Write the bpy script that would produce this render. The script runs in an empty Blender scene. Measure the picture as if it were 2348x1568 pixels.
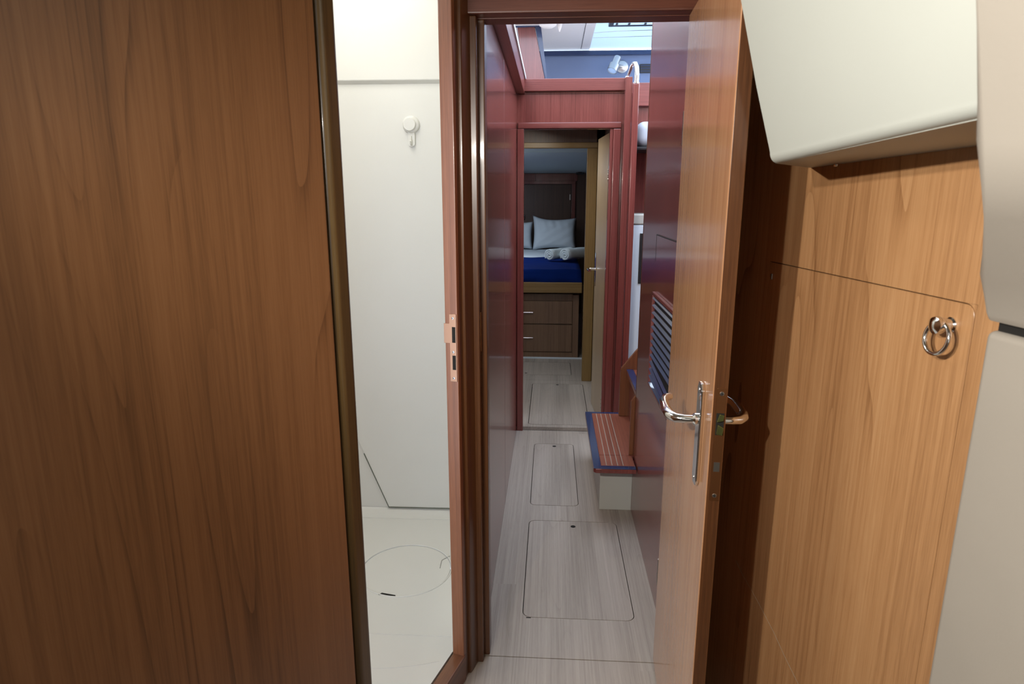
import bpy, bmesh, math, random
from mathutils import Vector, Matrix
random.seed(4)
R = math.radians
sc = bpy.context.scene
col = sc.collection

# ------------------------------------------------------------------ camera
F, CX, CY, H = 1462.0, 1174.0, 784.0, 1.34
PITCH, YAW = R(12.86), R(3.5)
cd = bpy.data.cameras.new('camera'); cam = bpy.data.objects.new('camera', cd); col.objects.link(cam)
cam.location = (0, 0, H); cam.rotation_euler = (R(90) - PITCH, 0, YAW)
cd.sensor_width = 36; cd.lens = F / 2348 * 36; cd.clip_start = 0.02
cd.dof.use_dof = True; cd.dof.focus_distance = 2.2; cd.dof.aperture_fstop = 9.0
sc.camera = cam
sc.view_settings.view_transform = 'Standard'; sc.view_settings.look = 'None'
sc.view_settings.exposure = 0.0; sc.view_settings.gamma = 1.0
sc.view_settings.use_curve_mapping = False

# ------------------------------------------------------------------ daylight
w = bpy.data.worlds.new('sky'); sc.world = w; w.use_nodes = True
bg = w.node_tree.nodes['Background']; bg.inputs[0].default_value = (0.72, 0.81, 0.97, 1); bg.inputs[1].default_value = 5.9

def area(name, loc, size, power, colr, rot=(0, 0, 0), size_y=None, spread=180):
    l = bpy.data.lights.new(name, 'AREA'); l.energy = power; l.color = colr; l.size = size
    l.spread = R(spread)
    if size_y: l.shape = 'RECTANGLE'; l.size_y = size_y
    o = bpy.data.objects.new(name, l); o.location = loc; o.rotation_euler = rot; col.objects.link(o); return o
def spot(name, loc, power, colr, radius):
    l = bpy.data.lights.new(name, 'POINT'); l.energy = power; l.color = colr; l.shadow_soft_size = radius
    o = bpy.data.objects.new(name, l); o.location = loc; col.objects.link(o); return o
def reading_spot(name, loc, aim, power, colr, radius, cone, blend):
    l = bpy.data.lights.new(name, 'SPOT'); l.energy = power; l.color = colr; l.shadow_soft_size = radius
    l.spot_size = R(cone); l.spot_blend = blend
    o = bpy.data.objects.new(name, l); o.location = loc
    o.rotation_euler = (Vector(aim) - Vector(loc)).to_track_quat('-Z', 'Y').to_euler(); col.objects.link(o); return o
WARM = (1.0, 0.86, 0.70); NEUT = (1.0, 0.95, 0.87); COOL = (0.72, 0.85, 1.0)
area('cabin_overhead_fill', (-0.15, -0.10, 1.93), 0.6, 1.2, NEUT)                 # broad added fill that flattens the near cabin light, no known lamp
area('cabin_rear_fill', (-0.1, -0.9, 1.35), 0.8, 1.5, NEUT, (R(88), 0, R(-12)))       # second added fill, from behind the camera, no hatch there
reading_spot('cabin_wall_lamp', (-0.51, 0.17, 1.52), (0.44, 1.02, 1.18), 56.0, NEUT, 0.012, 100, .7)
reading_spot('cabin_wall_lamp', (-0.34, 0.07, 1.56), (0.44, 0.98, 1.18), 32.0, NEUT, 0.012, 100, .7)
area('shower_ceiling_light', (-0.72, 1.95, 2.22), 0.5, 5.6, (1.0, 0.965, 0.90))
area('shower_door_light', (-0.75, 1.35, 1.92), 0.3, 4.0, (1.0, 0.965, 0.90))
area('vestibule_ceiling_light', (-0.10, 3.95, 1.78), 0.2, 5.0, (1.0, 0.97, 0.85), (0, R(12), 0))
spot('far_cabin_fill', (-0.80, 5.00, 1.25), 7.0, COOL, 0.05)  # added point fill that lifts the far cabin ceiling
area('far_cabin_hatch_light', (-0.72, 5.9, 1.60), 0.4, 8.0, COOL)
area('saloon_side_fill', (-1.50, 3.9, 2.02), 1.2, 14.0, (0.78, 0.88, 1.0), (0, R(-100), 0), 0.25)  # added fill to brighten the saloon headliner, no window here
area('saloon_side_fill', (1.50, 3.9, 2.02), 1.2, 14.0, (0.78, 0.88, 1.0), (0, R(100), 0), 0.25)  # matching added fill from the right side

# ------------------------------------------------------------------ pixel to point
_fw = Vector((-math.sin(YAW) * math.cos(PITCH), math.cos(YAW) * math.cos(PITCH), -math.sin(PITCH)))
_r = Vector((math.cos(YAW), math.sin(YAW), 0)); _u = _r.cross(_fw); CAM = Vector((0, 0, H))
def ray(x, y): return _fw + _r * ((x - CX) / F) - _u * ((y - CY) / F)
def onz(x, y, z=0.0): d = ray(x, y); return CAM + d * ((z - H) / d.z)
def ony(x, y, Y): d = ray(x, y); return CAM + d * (Y / d.y)
def onx(x, y, X): d = ray(x, y); return CAM + d * (X / d.x)

# ------------------------------------------------------------------ materials
def mat(name):
    m = bpy.data.materials.new(name); m.use_nodes = True; nt = m.node_tree
    return m, nt, nt.nodes['Principled BSDF']
def srgb(r, g, b):
    f = lambda c: (c / 255 / 12.92) if c / 255 <= .04045 else ((c / 255 + .055) / 1.055) ** 2.4
    return (f(r), f(g), f(b), 1)
def plain(name, c, rough=.5, metal=0, coat=0, bump=0, bscale=300, spec=.5, var=0):
    m, nt, b = mat(name)
    b.inputs['Base Color'].default_value = c; b.inputs['Roughness'].default_value = rough
    b.inputs['Metallic'].default_value = metal; b.inputs['Coat Weight'].default_value = coat
    b.inputs['Specular IOR Level'].default_value = spec
    N = nt.nodes; L = nt.links
    tc = N.new('ShaderNodeTexCoord')
    nz = N.new('ShaderNodeTexNoise'); nz.inputs['Scale'].default_value = bscale; nz.inputs['Detail'].default_value = 3
    L.new(tc.outputs['Object'], nz.inputs['Vector'])
    if bump:
        bp = N.new('ShaderNodeBump'); bp.inputs['Strength'].default_value = bump; bp.inputs['Distance'].default_value = .001
        L.new(nz.outputs['Fac'], bp.inputs['Height']); L.new(bp.outputs['Normal'], b.inputs['Normal'])
    if var:
        n2 = N.new('ShaderNodeTexNoise'); n2.inputs['Scale'].default_value = 9; n2.inputs['Detail'].default_value = 5
        L.new(tc.outputs['Object'], n2.inputs['Vector'])
        mx = N.new('ShaderNodeMix'); mx.data_type = 'RGBA'
        mx.inputs[6].default_value = tuple(v * (1 - var) for v in c[:3]) + (1,)
        mx.inputs[7].default_value = tuple(min(1, v * (1 + var)) for v in c[:3]) + (1,)
        L.new(n2.outputs['Fac'], mx.inputs[0]); L.new(mx.outputs[2], b.inputs['Base Color'])
    return m
def wood(name, dark, mid, light, rough=.35, axis='z', coat=.0, ring=1.0, rscale=7.0, rn=13.0, pores=1.0, planks=None, spec=.5, coat_r=.08):
    m, nt, b = mat(name); N = nt.nodes; L = nt.links
    b.inputs['Roughness'].default_value = rough; b.inputs['Coat Weight'].default_value = coat
    b.inputs['Coat Roughness'].default_value = coat_r; b.inputs['Specular IOR Level'].default_value = spec
    tc = N.new('ShaderNodeTexCoord')
    def mapped(sp, sl, off=(0, 0, 0), src=None):
        mp = N.new('ShaderNodeMapping'); s = {'x': (sl, sp, sp), 'y': (sp, sl, sp), 'z': (sp, sp, sl)}[axis]
        mp.inputs['Scale'].default_value = s; mp.inputs['Location'].default_value = off
        L.new(src or tc.outputs['Object'], mp.inputs['Vector']); return mp.outputs[0]
    def math_(op, a, bb=None, c=None):
        n = N.new('ShaderNodeMath'); n.operation = op
        for i, v in enumerate((a, bb, c)):
            if v is None: continue
            if isinstance(v, (int, float)): n.inputs[i].default_value = v
            else: L.new(v, n.inputs[i])
        return n.outputs[0]
    def noise(vec, detail=2, rgh=.5, dist=0):
        n = N.new('ShaderNodeTexNoise'); n.inputs['Scale'].default_value = 1; n.inputs['Detail'].default_value = detail
        n.inputs['Roughness'].default_value = rgh; n.inputs['Distortion'].default_value = dist
        L.new(vec, n.inputs['Vector']); return n.outputs['Fac']
    src = tc.outputs['Object']; plankval = None
    if planks:                                                   # planks = (width, length): each board shifts the grain
        sx = N.new('ShaderNodeSeparateXYZ'); L.new(src, sx.inputs[0])
        px = math_('FLOOR', math_('DIVIDE', math_('ADD', sx.outputs[0], .013), planks[0]))
        wn = N.new('ShaderNodeTexWhiteNoise'); wn.noise_dimensions = '1D'; L.new(px, wn.inputs['W'])
        py = math_('FLOOR', math_('ADD', math_('DIVIDE', sx.outputs[1], planks[1]), math_('MULTIPLY', wn.outputs[0], 3.0)))
        wn2 = N.new('ShaderNodeTexWhiteNoise'); wn2.noise_dimensions = '2D'
        cb = N.new('ShaderNodeCombineXYZ'); L.new(px, cb.inputs[0]); L.new(py, cb.inputs[1]); L.new(cb.outputs[0], wn2.inputs['Vector'])
        plankval = wn2.outputs[0]
        cb2 = N.new('ShaderNodeCombineXYZ'); L.new(math_('MULTIPLY', plankval, 7.0), cb2.inputs[0]); L.new(math_('MULTIPLY', plankval, 13.0), cb2.inputs[1])
        va = N.new('ShaderNodeVectorMath'); va.operation = 'ADD'; L.new(src, va.inputs[0]); L.new(cb2.outputs[0], va.inputs[1]); src = va.outputs[0]
    big = noise(mapped(rscale, rscale * .10, (1.7, 3.1, .4), src), 1.0, .4, .15)
    saw = math_('FRACT', math_('MULTIPLY', big, rn))
    rings = math_('POWER', saw, 7.0)
    mask = noise(mapped(4.5, .9, (9, 4, 1), src), 1, .5)
    mask = math_('MULTIPLY', math_('SUBTRACT', mask, .42), 5.0); mask.node.use_clamp = True
    rings = math_('MULTIPLY', rings, mask)
    streak = noise(mapped(120, 1.1, (0, 0, 0), src), 3, .6)
    broad = noise(mapped(11, .5, (5, 2, 8), src), 2, .5)
    pore = noise(mapped(560, 16, (0, 0, 0), src), 2, .6)
    v = math_('ADD', math_('MULTIPLY', streak, .60), math_('MULTIPLY', broad, .45)); v = math_('ADD', v, .10)
    v = math_('SUBTRACT', v, math_('MULTIPLY', rings, .20 * ring))
    v = math_('ADD', v, math_('MULTIPLY', math_('SUBTRACT', pore, .5), .40 * pores))
    if plankval is not None: v = math_('ADD', v, math_('MULTIPLY', math_('SUBTRACT', plankval, .5), .13))
    cr = N.new('ShaderNodeValToRGB'); L.new(v, cr.inputs[0])
    e = cr.color_ramp.elements; e[0].position = .25; e[0].color = dark; e[1].position = 1.0; e[1].color = light
    k = cr.color_ramp.elements.new(.62); k.color = mid
    L.new(cr.outputs[0], b.inputs['Base Color'])
    bp = N.new('ShaderNodeBump'); bp.inputs['Strength'].default_value = .10; bp.inputs['Distance'].default_value = .0006
    L.new(pore, bp.inputs['Height']); L.new(bp.outputs['Normal'], b.inputs['Normal'])
    return m
CH = (srgb(128, 88, 54), srgb(174, 130, 88), srgb(198, 156, 112))
MH = (srgb(78, 32, 28), srgb(118, 58, 52), srgb(142, 78, 70))
M = {}
M['cherry'] = wood('cherry_laminate', *CH, rough=.34, ring=1.9)
M['cherry_dimmed'] = wood('cherry_veneer_dimmed', srgb(94, 62, 38), srgb(140, 97, 62), srgb(160, 116, 78), rough=.38, ring=2.2)  # same cherry darkened in colour for the weaker light on the left
M['cherry_gloss'] = wood('cherry_varnish', srgb(146, 98, 64), srgb(190, 140, 100), srgb(210, 164, 124), rough=.22, ring=.2, coat=.35, coat_r=.10)
M['cherry_solid'] = wood('cherry_solid', srgb(50, 28, 14), srgb(86, 52, 28), srgb(112, 74, 44), rough=.30, ring=.0, coat=.2)
M['cherry_solid_y'] = wood('cherry_solid_rail', srgb(60, 34, 20), srgb(104, 64, 40), srgb(130, 88, 58), rough=.30, ring=.0, axis='y', coat=.2)
M['cherry_solid_x'] = wood('cherry_header', srgb(52, 24, 18), srgb(90, 48, 34), srgb(114, 68, 50), rough=.36, ring=.0, axis='x')
M['mahogany'] = wood('mahogany_veneer', *MH, rough=.25, ring=.35, coat=.5, coat_r=.10)
M['mahogany_x'] = wood('mahogany_rail_across', *MH, rough=.28, ring=.2, axis='x', coat=.3)
M['mahogany_y'] = wood('mahogany_rail_along', *MH, rough=.28, ring=.2, axis='y', coat=.3)
M['rebate'] = wood('reddish_rebate', srgb(76, 42, 24), srgb(122, 74, 46), srgb(150, 98, 66), rough=.3, ring=0, coat=.15)
M['olive'] = wood('olive_brown_post', srgb(48, 34, 14), srgb(82, 62, 34), srgb(104, 82, 48), rough=.3, ring=0, coat=.2)
M['ochre'] = wood('pale_cherry', srgb(92, 70, 32), srgb(132, 104, 58), srgb(156, 128, 80), rough=.35, ring=.2)
M['ochre_x'] = wood('pale_cherry_across', srgb(92, 70, 32), srgb(132, 104, 58), srgb(156, 128, 80), rough=.35, ring=.2, axis='x')
M['beige_door'] = wood('pale_door_veneer', srgb(140, 118, 88), srgb(176, 154, 122), srgb(196, 176, 146), rough=.3, ring=.3)
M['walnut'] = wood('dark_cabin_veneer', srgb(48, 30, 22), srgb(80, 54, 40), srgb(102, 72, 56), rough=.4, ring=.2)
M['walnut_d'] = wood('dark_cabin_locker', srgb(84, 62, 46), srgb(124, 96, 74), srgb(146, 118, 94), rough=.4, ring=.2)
M['oak'] = wood('grey_oak_sole', srgb(112, 102, 92), srgb(162, 152, 141), srgb(190, 180, 168), rough=.42, ring=.45, axis='y', rscale=7, planks=(.094, 2.6), pores=.6)
M['white'] = plain('white_gelcoat', srgb(220, 220, 214), .32, bump=.05, bscale=180, var=.02)
M['liner'] = plain('cream_liner', srgb(176, 179, 172), .45, bump=.08, bscale=400, var=.02)
M['vinyl'] = plain('grey_beige_vinyl', srgb(154, 147, 137), .5, bump=.15, bscale=260, var=.05)
M['greybox'] = plain('grey_white_laminate', srgb(186, 186, 178), .5, bump=.1, bscale=500, var=.03)
M['chrome'] = plain('chrome', (.80, .80, .80, 1), .10, metal=1)
M['steel'] = plain('brushed_steel', (.55, .54, .52, 1), .28, metal=1, bump=.05)
M['bronze'] = plain('worn_brassy_steel', srgb(176, 122, 82), .35, metal=1, var=.15)
M['copperish'] = plain('nickel_plate', srgb(160, 124, 100), .3, metal=1, var=.06)
M['black'] = plain('black_plastic', (.012, .012, .014, 1), .4)
M['void'] = plain('dark_gap', (.006, .005, .004, 1), .9)
M['navy'] = plain('navy_edge', srgb(22, 44, 82), .25, coat=.4, var=.1)
M['louvre'] = plain('navy_louvre', srgb(30, 50, 92), .3, coat=.3, var=.1)
M['fascia'] = plain('slate_blue_liner', srgb(104, 118, 148), .6, bump=.2, bscale=300, var=.06)
M['beige'] = plain('beige_headliner', srgb(222, 216, 212), .6, bump=.2, bscale=300, var=.02)
M['skywhite'] = plain('white_coachroof', srgb(214, 226, 236), .45, var=.02)
M['greyliner'] = plain('grey_cabin_liner', srgb(200, 212, 216), .55, bump=.1, var=.02)
M['blue'] = plain('navy_blanket', (.001, .014, .115, 1), .9, spec=.1, bump=.6, bscale=60, var=.25)
M['linen'] = plain('white_linen', srgb(214, 222, 228), .85, bump=.3, bscale=40, var=.03)
M['towel'] = plain('white_terry', srgb(220, 228, 228), .95, bump=.9, bscale=500, var=.04)
M['cushion'] = plain('pale_grey_cushion', srgb(190, 198, 210), .6, bump=.1)
M['teak'] = wood('teak_tread', srgb(70, 30, 18), srgb(124, 66, 46), srgb(150, 90, 66), rough=.45, ring=.2, axis='y')
M['caulk'] = plain('caulk_line', srgb(150, 140, 124), .7)
M['brass'] = plain('green_tarnished_brass', srgb(160, 170, 110), .3, metal=1, var=.3)
M['yellow'] = plain('yellow_sticker_edge', srgb(206, 196, 60), .6)
def glowing(name, c, s):
    m, nt, b = mat(name); b.inputs['Base Color'].default_value = c
    b.inputs['Emission Color'].default_value = c; b.inputs['Emission Strength'].default_value = s; return m
M['window'] = glowing('daylight_glow_panel', srgb(190, 220, 248), .6)  # daylight on the white coachroof panel, put in as emission
M['lens'] = plain('frosted_lens', srgb(200, 225, 255), .3)

# ------------------------------------------------------------------ mesh helpers
def merge(bm, tmp, mtx=None):
    if mtx is not None: bmesh.ops.transform(tmp, matrix=mtx, verts=tmp.verts)
    me = bpy.data.meshes.new('t'); tmp.to_mesh(me); bm.from_mesh(me); bpy.data.meshes.remove(me); tmp.free()
def nb(): return bmesh.new()
def box(bm, x0, x1, y0, y1, z0, z1, bev=0.0, seg=2, mtx=None):
    t = nb(); bmesh.ops.create_cube(t, size=1)
    for v in t.verts:
        v.co = Vector(((x0 + x1) / 2 + v.co.x * (x1 - x0), (y0 + y1) / 2 + v.co.y * (y1 - y0), (z0 + z1) / 2 + v.co.z * (z1 - z0)))
    if bev: bmesh.ops.bevel(t, geom=t.edges[:], offset=bev, segments=seg, affect='EDGES', profile=.5)
    merge(bm, t, mtx); return bm
def prism(bm, pts, axis, a, b, bev=0.0, seg=2):
    """polygon extruded along an axis; pts are the two other coordinates in x,y,z order"""
    t = nb(); mk = {'x': lambda p, q: (q, p[0], p[1]), 'y': lambda p, q: (p[0], q, p[1]), 'z': lambda p, q: (p[0], p[1], q)}[axis]
    f = t.faces.new([t.verts.new(mk(p, a)) for p in pts])
    r = bmesh.ops.extrude_face_region(t, geom=[f]); nv = [g for g in r['geom'] if isinstance(g, bmesh.types.BMVert)]
    d = {'x': Vector((b - a, 0, 0)), 'y': Vector((0, b - a, 0)), 'z': Vector((0, 0, b - a))}[axis]
    bmesh.ops.translate(t, vec=d, verts=nv); bmesh.ops.recalc_face_normals(t, faces=t.faces)
    if bev: bmesh.ops.bevel(t, geom=t.edges[:], offset=bev, segments=seg, affect='EDGES', profile=.5)
    merge(bm, t); return bm
def tube(bm, pts, rad, n=12, closed=False, flat=1.0):
    t = nb(); pts = [Vector(p) for p in pts]; N = len(pts); rings = []; up = None
    for i, p in enumerate(pts):
        a = pts[(i - 1) % N] if (closed or i) else p; c = pts[(i + 1) % N] if (closed or i < N - 1) else p
        d = (c - a).normalized()
        if up is None: up = Vector((0, 0, 1)) if abs(d.z) < .9 else Vector((1, 0, 0))
        s = d.cross(up)
        if s.length < 1e-4: s = d.cross(Vector((0, 1, 0)))
        s.normalize(); u = s.cross(d).normalized(); up = u
        r = rad[i] if isinstance(rad, (list, tuple)) else rad
        rings.append([t.verts.new(p + s * (r * math.cos(k * 2 * math.pi / n)) + u * (r * flat * math.sin(k * 2 * math.pi / n))) for k in range(n)])
    for i in range(N if closed else N - 1):
        A, B = rings[i], rings[(i + 1) % N]
        for k in range(n): t.faces.new([A[k], A[(k + 1) % n], B[(k + 1) % n], B[k]])
    if not closed: t.faces.new(rings[0][::-1]); t.faces.new(rings[-1])
    bmesh.ops.recalc_face_normals(t, faces=t.faces)
    for f in t.faces: f.smooth = True
    merge(bm, t); return bm
def lathe(bm, prof, n=24, mtx=None):
    t = nb(); rings = []
    for r, z in prof: rings.append([t.verts.new((r * math.cos(k * 2 * math.pi / n), r * math.sin(k * 2 * math.pi / n), z)) for k in range(n)])
    for A, B in zip(rings, rings[1:]):
        for k in range(n): t.faces.new([A[k], A[(k + 1) % n], B[(k + 1) % n], B[k]])
    if prof[0][0] > 1e-5: t.faces.new(rings[0][::-1])
    if prof[-1][0] > 1e-5: t.faces.new(rings[-1])
    bmesh.ops.remove_doubles(t, verts=t.verts, dist=1e-6); bmesh.ops.recalc_face_normals(t, faces=t.faces)
    for f in t.faces: f.smooth = True
    merge(bm, t, mtx); return bm
def rrect(cx0, cx1, cy0, cy1, r, n=6):
    out = []
    for (cx, cy, a0) in ((cx1 - r, cy1 - r, 0), (cx0 + r, cy1 - r, 90), (cx0 + r, cy0 + r, 180), (cx1 - r, cy0 + r, 270)):
        for i in range(n + 1):
            a = R(a0 + 90 * i / n); out.append((cx + r * math.cos(a), cy + r * math.sin(a)))
    return out
def rot_to(v):  # matrix turning +z to v
    return Vector(v).to_track_quat('Z', 'Y').to_matrix().to_4x4()
def link(name, bm, m, parent=None, loc=(0, 0, 0), rz=0.0, smooth=False):
    me = bpy.data.meshes.new(name); bm.to_mesh(me); bm.free()
    for p in me.polygons: p.use_smooth = True
    if not smooth: me.set_sharp_from_angle(angle=R(38))
    for x in (m if isinstance(m, (list, tuple)) else [m]): me.materials.append(x)
    o = bpy.data.objects.new(name, me); col.objects.link(o); o.location = loc; o.rotation_euler.z = rz
    if not smooth:
        wn = o.modifiers.new('flat_faces', 'WEIGHTED_NORMAL'); wn.keep_sharp = True; wn.weight = 100
    if parent: o.parent = parent
    return o
def tag(o, label, cat, group=None, kind=None):
    o['label'] = label; o['category'] = cat
    if group: o['group'] = group
    if kind: o['kind'] = kind
    return o
def thing(name, label, cat, loc=(0, 0, 0), rz=0.0, group=None, kind=None):
    o = bpy.data.objects.new(name, None); col.objects.link(o); o.empty_display_size = .05
    o.location = loc; o.rotation_euler.z = rz; return tag(o, label, cat, group, kind)
def struct(name, bm, m, label, cat, loc=(0, 0, 0), rz=0.0):
    return tag(link(name, bm, m, None, loc, rz), label, cat, None, 'structure')
def frame_local(P, O, b):
    v = Vector(P) - Vector(O); c, s = math.cos(b), math.sin(b)
    return Vector((v.x * c - v.y * s, v.x * s + v.y * c, v.z))

# =================================================================== LARGE STRUCTURE
XL, XR = -0.19, 0.363           # passage walls
# --- sole of the near cabin and passage, with cut-outs for the hatches
def sheet_with_holes(outer, holes, z, thick):
    bm = nb(); edges = []
    for loop in [outer] + holes:
        vs = [bm.verts.new((x, y, z)) for x, y in loop]
        for i in range(len(vs)): edges.append(bm.edges.new((vs[i], vs[(i + 1) % len(vs)])))
    bmesh.ops.triangle_fill(bm, use_beauty=True, use_dissolve=False, edges=edges)
    r = bmesh.ops.extrude_face_region(bm, geom=bm.faces[:]); nv = [g for g in r['geom'] if isinstance(g, bmesh.types.BMVert)]
    bmesh.ops.translate(bm, vec=(0, 0, -thick), verts=nv); bmesh.ops.recalc_face_normals(bm, faces=bm.faces)
    return bm
def circ(cx, cy, r, n=20): return [(cx + r * math.cos(2 * math.pi * i / n), cy + r * math.sin(2 * math.pi * i / n)) for i in range(n)]
HN = (-0.079, 0.288, 1.830, 2.473, .030)     # near hatch
HM = (-0.080, 0.137, 2.609, 3.335, .026)     # middle hatch
struct('floor', sheet_with_holes([(-.19, 1.646), (.40, 1.646), (.40, 2.585), (1.3, 2.585), (1.3, 3.54), (-.19, 3.54)],
       [rrect(*HN), rrect(*HM)], 0, .018), M['oak'], 'grey oak sole of the narrow passage with hatch cut-outs', 'floor')
struct('floor', box(nb(), -1.25, .9, -1.2, 1.643, -.018, 0, .0008, 1), M['oak'], 'brighter grey oak sole in front of the passage threshold', 'floor')
struct('floor', box(nb(), -.40, .45, 1.5, 3.54, -.06, -.03), M['void'], 'dark bilge space under the sole hatches', 'floor')
FZ = .022
h3 = [onz(x, y, FZ) for x, y in ((1220, 877), (1340, 877), (1345, 975), (1213, 968))]
HF = (-.124, .240, 3.58, 4.43, .026)
HB = (-.75, .166, 4.66, 5.04, .024)
struct('floor', sheet_with_holes([(-.32, 3.54), (.44, 3.54), (.44, 4.52), (-.32, 4.52)], [rrect(*HF)], FZ, .02), M['oak'],
       'pale oak sole of the vestibule, one low step above the passage', 'floor')
struct('floor', sheet_with_holes([(-1.0, 4.523), (.9, 4.523), (.9, 7.35), (-1.0, 7.35)], [rrect(*HB)], FZ, .02), M['oak'],
       'oak sole of the far cabin in front of the bed drawers', 'floor')
struct('floor', box(nb(), -1.0, .9, 3.56, 5.3, -.06, -.03), M['void'], 'dark bilge space under the far sole hatches', 'floor')

def hatch(label, spec, z, hole, name='floor_hatch'):
    x0, x1, y0, y1, r = spec; g = .0028 if hole[1] < 3.4 else .004
    t = thing(name, label, 'hatch', ((x0 + x1) / 2, (y0 + y1) / 2, z)); cx, cy = t.location.x, t.location.y
    lp = [(x - cx, y - cy) for x, y in rrect(x0 + g, x1 - g, y0 + g, y1 - g, r - g)]
    hx, hy = hole[0] - cx, hole[1] - cy
    link('lid', sheet_with_holes(lp, [circ(hx, hy, .0105)], 0, .018), M['oak'], t)
    cup = nb(); lathe(cup, [(.0105, -.0004), (.0105, -.014), (0.0, -.014)], 20, Matrix.Translation((hx, hy, 0)))
    link('finger_hole', cup, M['void'], t)
    return t
P1 = onz(1314, 1207); P2 = onz(1271, 1023); P3 = onz(1278, 882, FZ); P4 = onz(1206, 855, FZ)
hatch('large grey oak hatch lid in the passage sole nearest the threshold', HN, 0, (P1.x, P1.y))
hatch('slim grey oak hatch lid beside the low white step box', HM, 0, (P2.x, P2.y))
hatch('pale hatch lid in the vestibule sole beyond the red doorway', HF, FZ, (P3.x, P3.y))
hatch('hatch lid right in front of the bed drawers', HB, FZ, (P4.x, P4.y))
# knocked corner of the near hatch
link('chip', box(nb(), -.066, -.050, 1.826, 1.831, -.001, .0006, .0008, 1), M['void']).parent = None
bpy.data.objects['chip'].parent = [o for o in bpy.data.objects if o.name.startswith('floor_hatch')][0]
bpy.data.objects['chip'].matrix_parent_inverse = Matrix.Translation(-bpy.data.objects['floor_hatch'].location)

# --- passage walls
b = nb(); box(b, XL - .018, XL, 1.69, 2.606, 0, 1.86, .0025); box(b, XL - .018, XL, 2.613, 3.54, 0, 1.86, .0025)
box(b, XL - .018, XL - .006, 2.60, 2.62, 0, 1.86)
struct('wall_left', b, M['mahogany'], 'glossy red mahogany panels along the left of the passage', 'wall')
b = nb(); box(b, XR, XR + .018, 1.66, 2.585, 0, 2.02, .002)
struct('wall_right', b, M['mahogany'], 'glossy red mahogany bulkhead along the right of the passage', 'wall')
struct('trim_1', box(nb(), XR - .001, XR + .020, 2.583, 2.592, 0.0, 2.02, .003), M['cherry_solid'], 'thin lighter wood edging on the end of the right passage bulkhead', 'trim')
struct('trim_2', box(nb(), XL - .02, -.150, 1.70, 3.54, 1.862, 1.934, .004), M['mahogany_y'], 'red wooden beam running along the top of the left passage wall', 'trim')
struct('trim_3', box(nb(), -.176, -.143, 1.75, 3.54, 1.934, 1.952, .003), M['skywhite'], 'white strip on top of the red beam', 'trim')

# --- saloon overhead (seen over the bulkhead)
struct('wall_saloon_front', box(nb(), -1.6, 1.6, 4.62, 4.65, 1.86, 2.272), M['fascia'], 'slate blue fascia under the saloon headliner', 'wall')
struct('trim_4', box(nb(), -1.6, 1.6, 4.595, 4.62, 2.258, 2.288, .003), M['navy'], 'dark navy lip above the slate blue fascia', 'trim')
b = nb(); box(b, -1.6, .238, 3.72, 4.66, 2.30, 2.33); box(b, -1.6, 1.6, 1.66, 1.95, 2.30, 2.33); box(b, -1.6, -.55, 1.95, 3.72, 2.30, 2.33)
struct('ceiling', b, M['beige'], 'beige saloon headliner seen over the bulkhead', 'ceiling')
struct('trim_5', box(nb(), .1785, .1815, 3.72, 4.6, 2.2985, 2.3), M['void'], 'thin joint line across the beige headliner', 'trim')
w1 = thing('window_1', 'bright blue-white coachroof panel with a daylight glow put in, beside the beige headliner', 'window', (0.6, 4.1, 2.30), kind='structure')
b = nb(); box(b, -.362, .6, -.38, .5, 0, .03); link('glow_panel', b, M['window'], w1)
b = nb(); tube(b, [(-.36 + i * .06, .02 + .055 * math.exp(-i * .35), -.001) for i in range(12)], .0022, 6); tube(b, [(-.36, .20, -.001), (.5, .135, -.001)], .002, 6)
link('panel_seam', b, M['steel'], w1)
b = nb(); A = onz(1395, 59, 2.285); box(b, A.x - .6, .5, A.y - .10 - 4.1, A.y - 4.1, -.022, -.002, .003); link('window_frame', b, M['black'], w1)
b = nb(); box(b, A.x - .575, .5, A.y - .088 - 4.1, A.y - .052 - 4.1, -.0245, -.0222); link('window_frame_slot', b, M['window'], w1)
b = nb()
for q in (1419, 1448, 1486):
    pq = onz(q, 49, 2.26); box(b, pq.x - .6 - .006, pq.x - .6 + .006, A.y - .095 - 4.1, A.y - .05 - 4.1, -.030, -.0246, .001)
link('window_catch', b, M['black'], w1)
b = nb(); box(b, -1.63, -1.6, 1.66, 4.65, 1.86, 2.33); box(b, 1.6, 1.63, 2.6, 4.65, 1.86, 2.10)
struct('wall_saloon_sides', b, M['beige'], 'pale side walls of the saloon above the passage', 'wall')
b = nb(); box(b, -1.6, -.21, 2.44, 4.62, 1.84, 1.86); box(b, -.21, .43, 3.60, 4.62, 1.83, 1.855); box(b, .43, 1.6, 3.935, 4.62, 1.83, 1.855)
struct('floor', b, M['beige'], 'saloon sole at the level of the bulkhead top', 'floor')
# sloping wooden column with blue edge
def quad_slab(px, Y, th, name, m, label, cat):
    bm = nb(); v = [ony(x, y, Y) for x, y in px]; prism(bm, [(p.x, p.z) for p in v], 'y', Y, Y + th, .003); return tag(link(name, bm, m), label, cat)
col_ = thing('window_post', 'leaning red wooden post with a dark blue edge left of the headliner', 'post', (-.12, 4.0, 1.86))
v = [ony(x, y, 4.0) for x, y in ((1183, 40), (1222, 40), (1256, 215), (1206, 215))]
bm = nb(); prism(bm, [(p.x + .12, p.z - 1.86) for p in v], 'y', 0, .05, .003); link('post', bm, M['mahogany'], col_)
v = [ony(x, y, 4.0) for x, y in ((1223, 40), (1238, 40), (1259, 215), (1256.5, 215))]
bm = nb(); prism(bm, [(p.x + .12, p.z - 1.86) for p in v], 'y', -.004, .05, .0015); link('edge_strip', bm, M['navy'], col_)
v = [ony(x, y, 4.0) for x, y in ((1178, 52), (1240, 50), (1238, 62), (1181, 64))]
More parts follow.
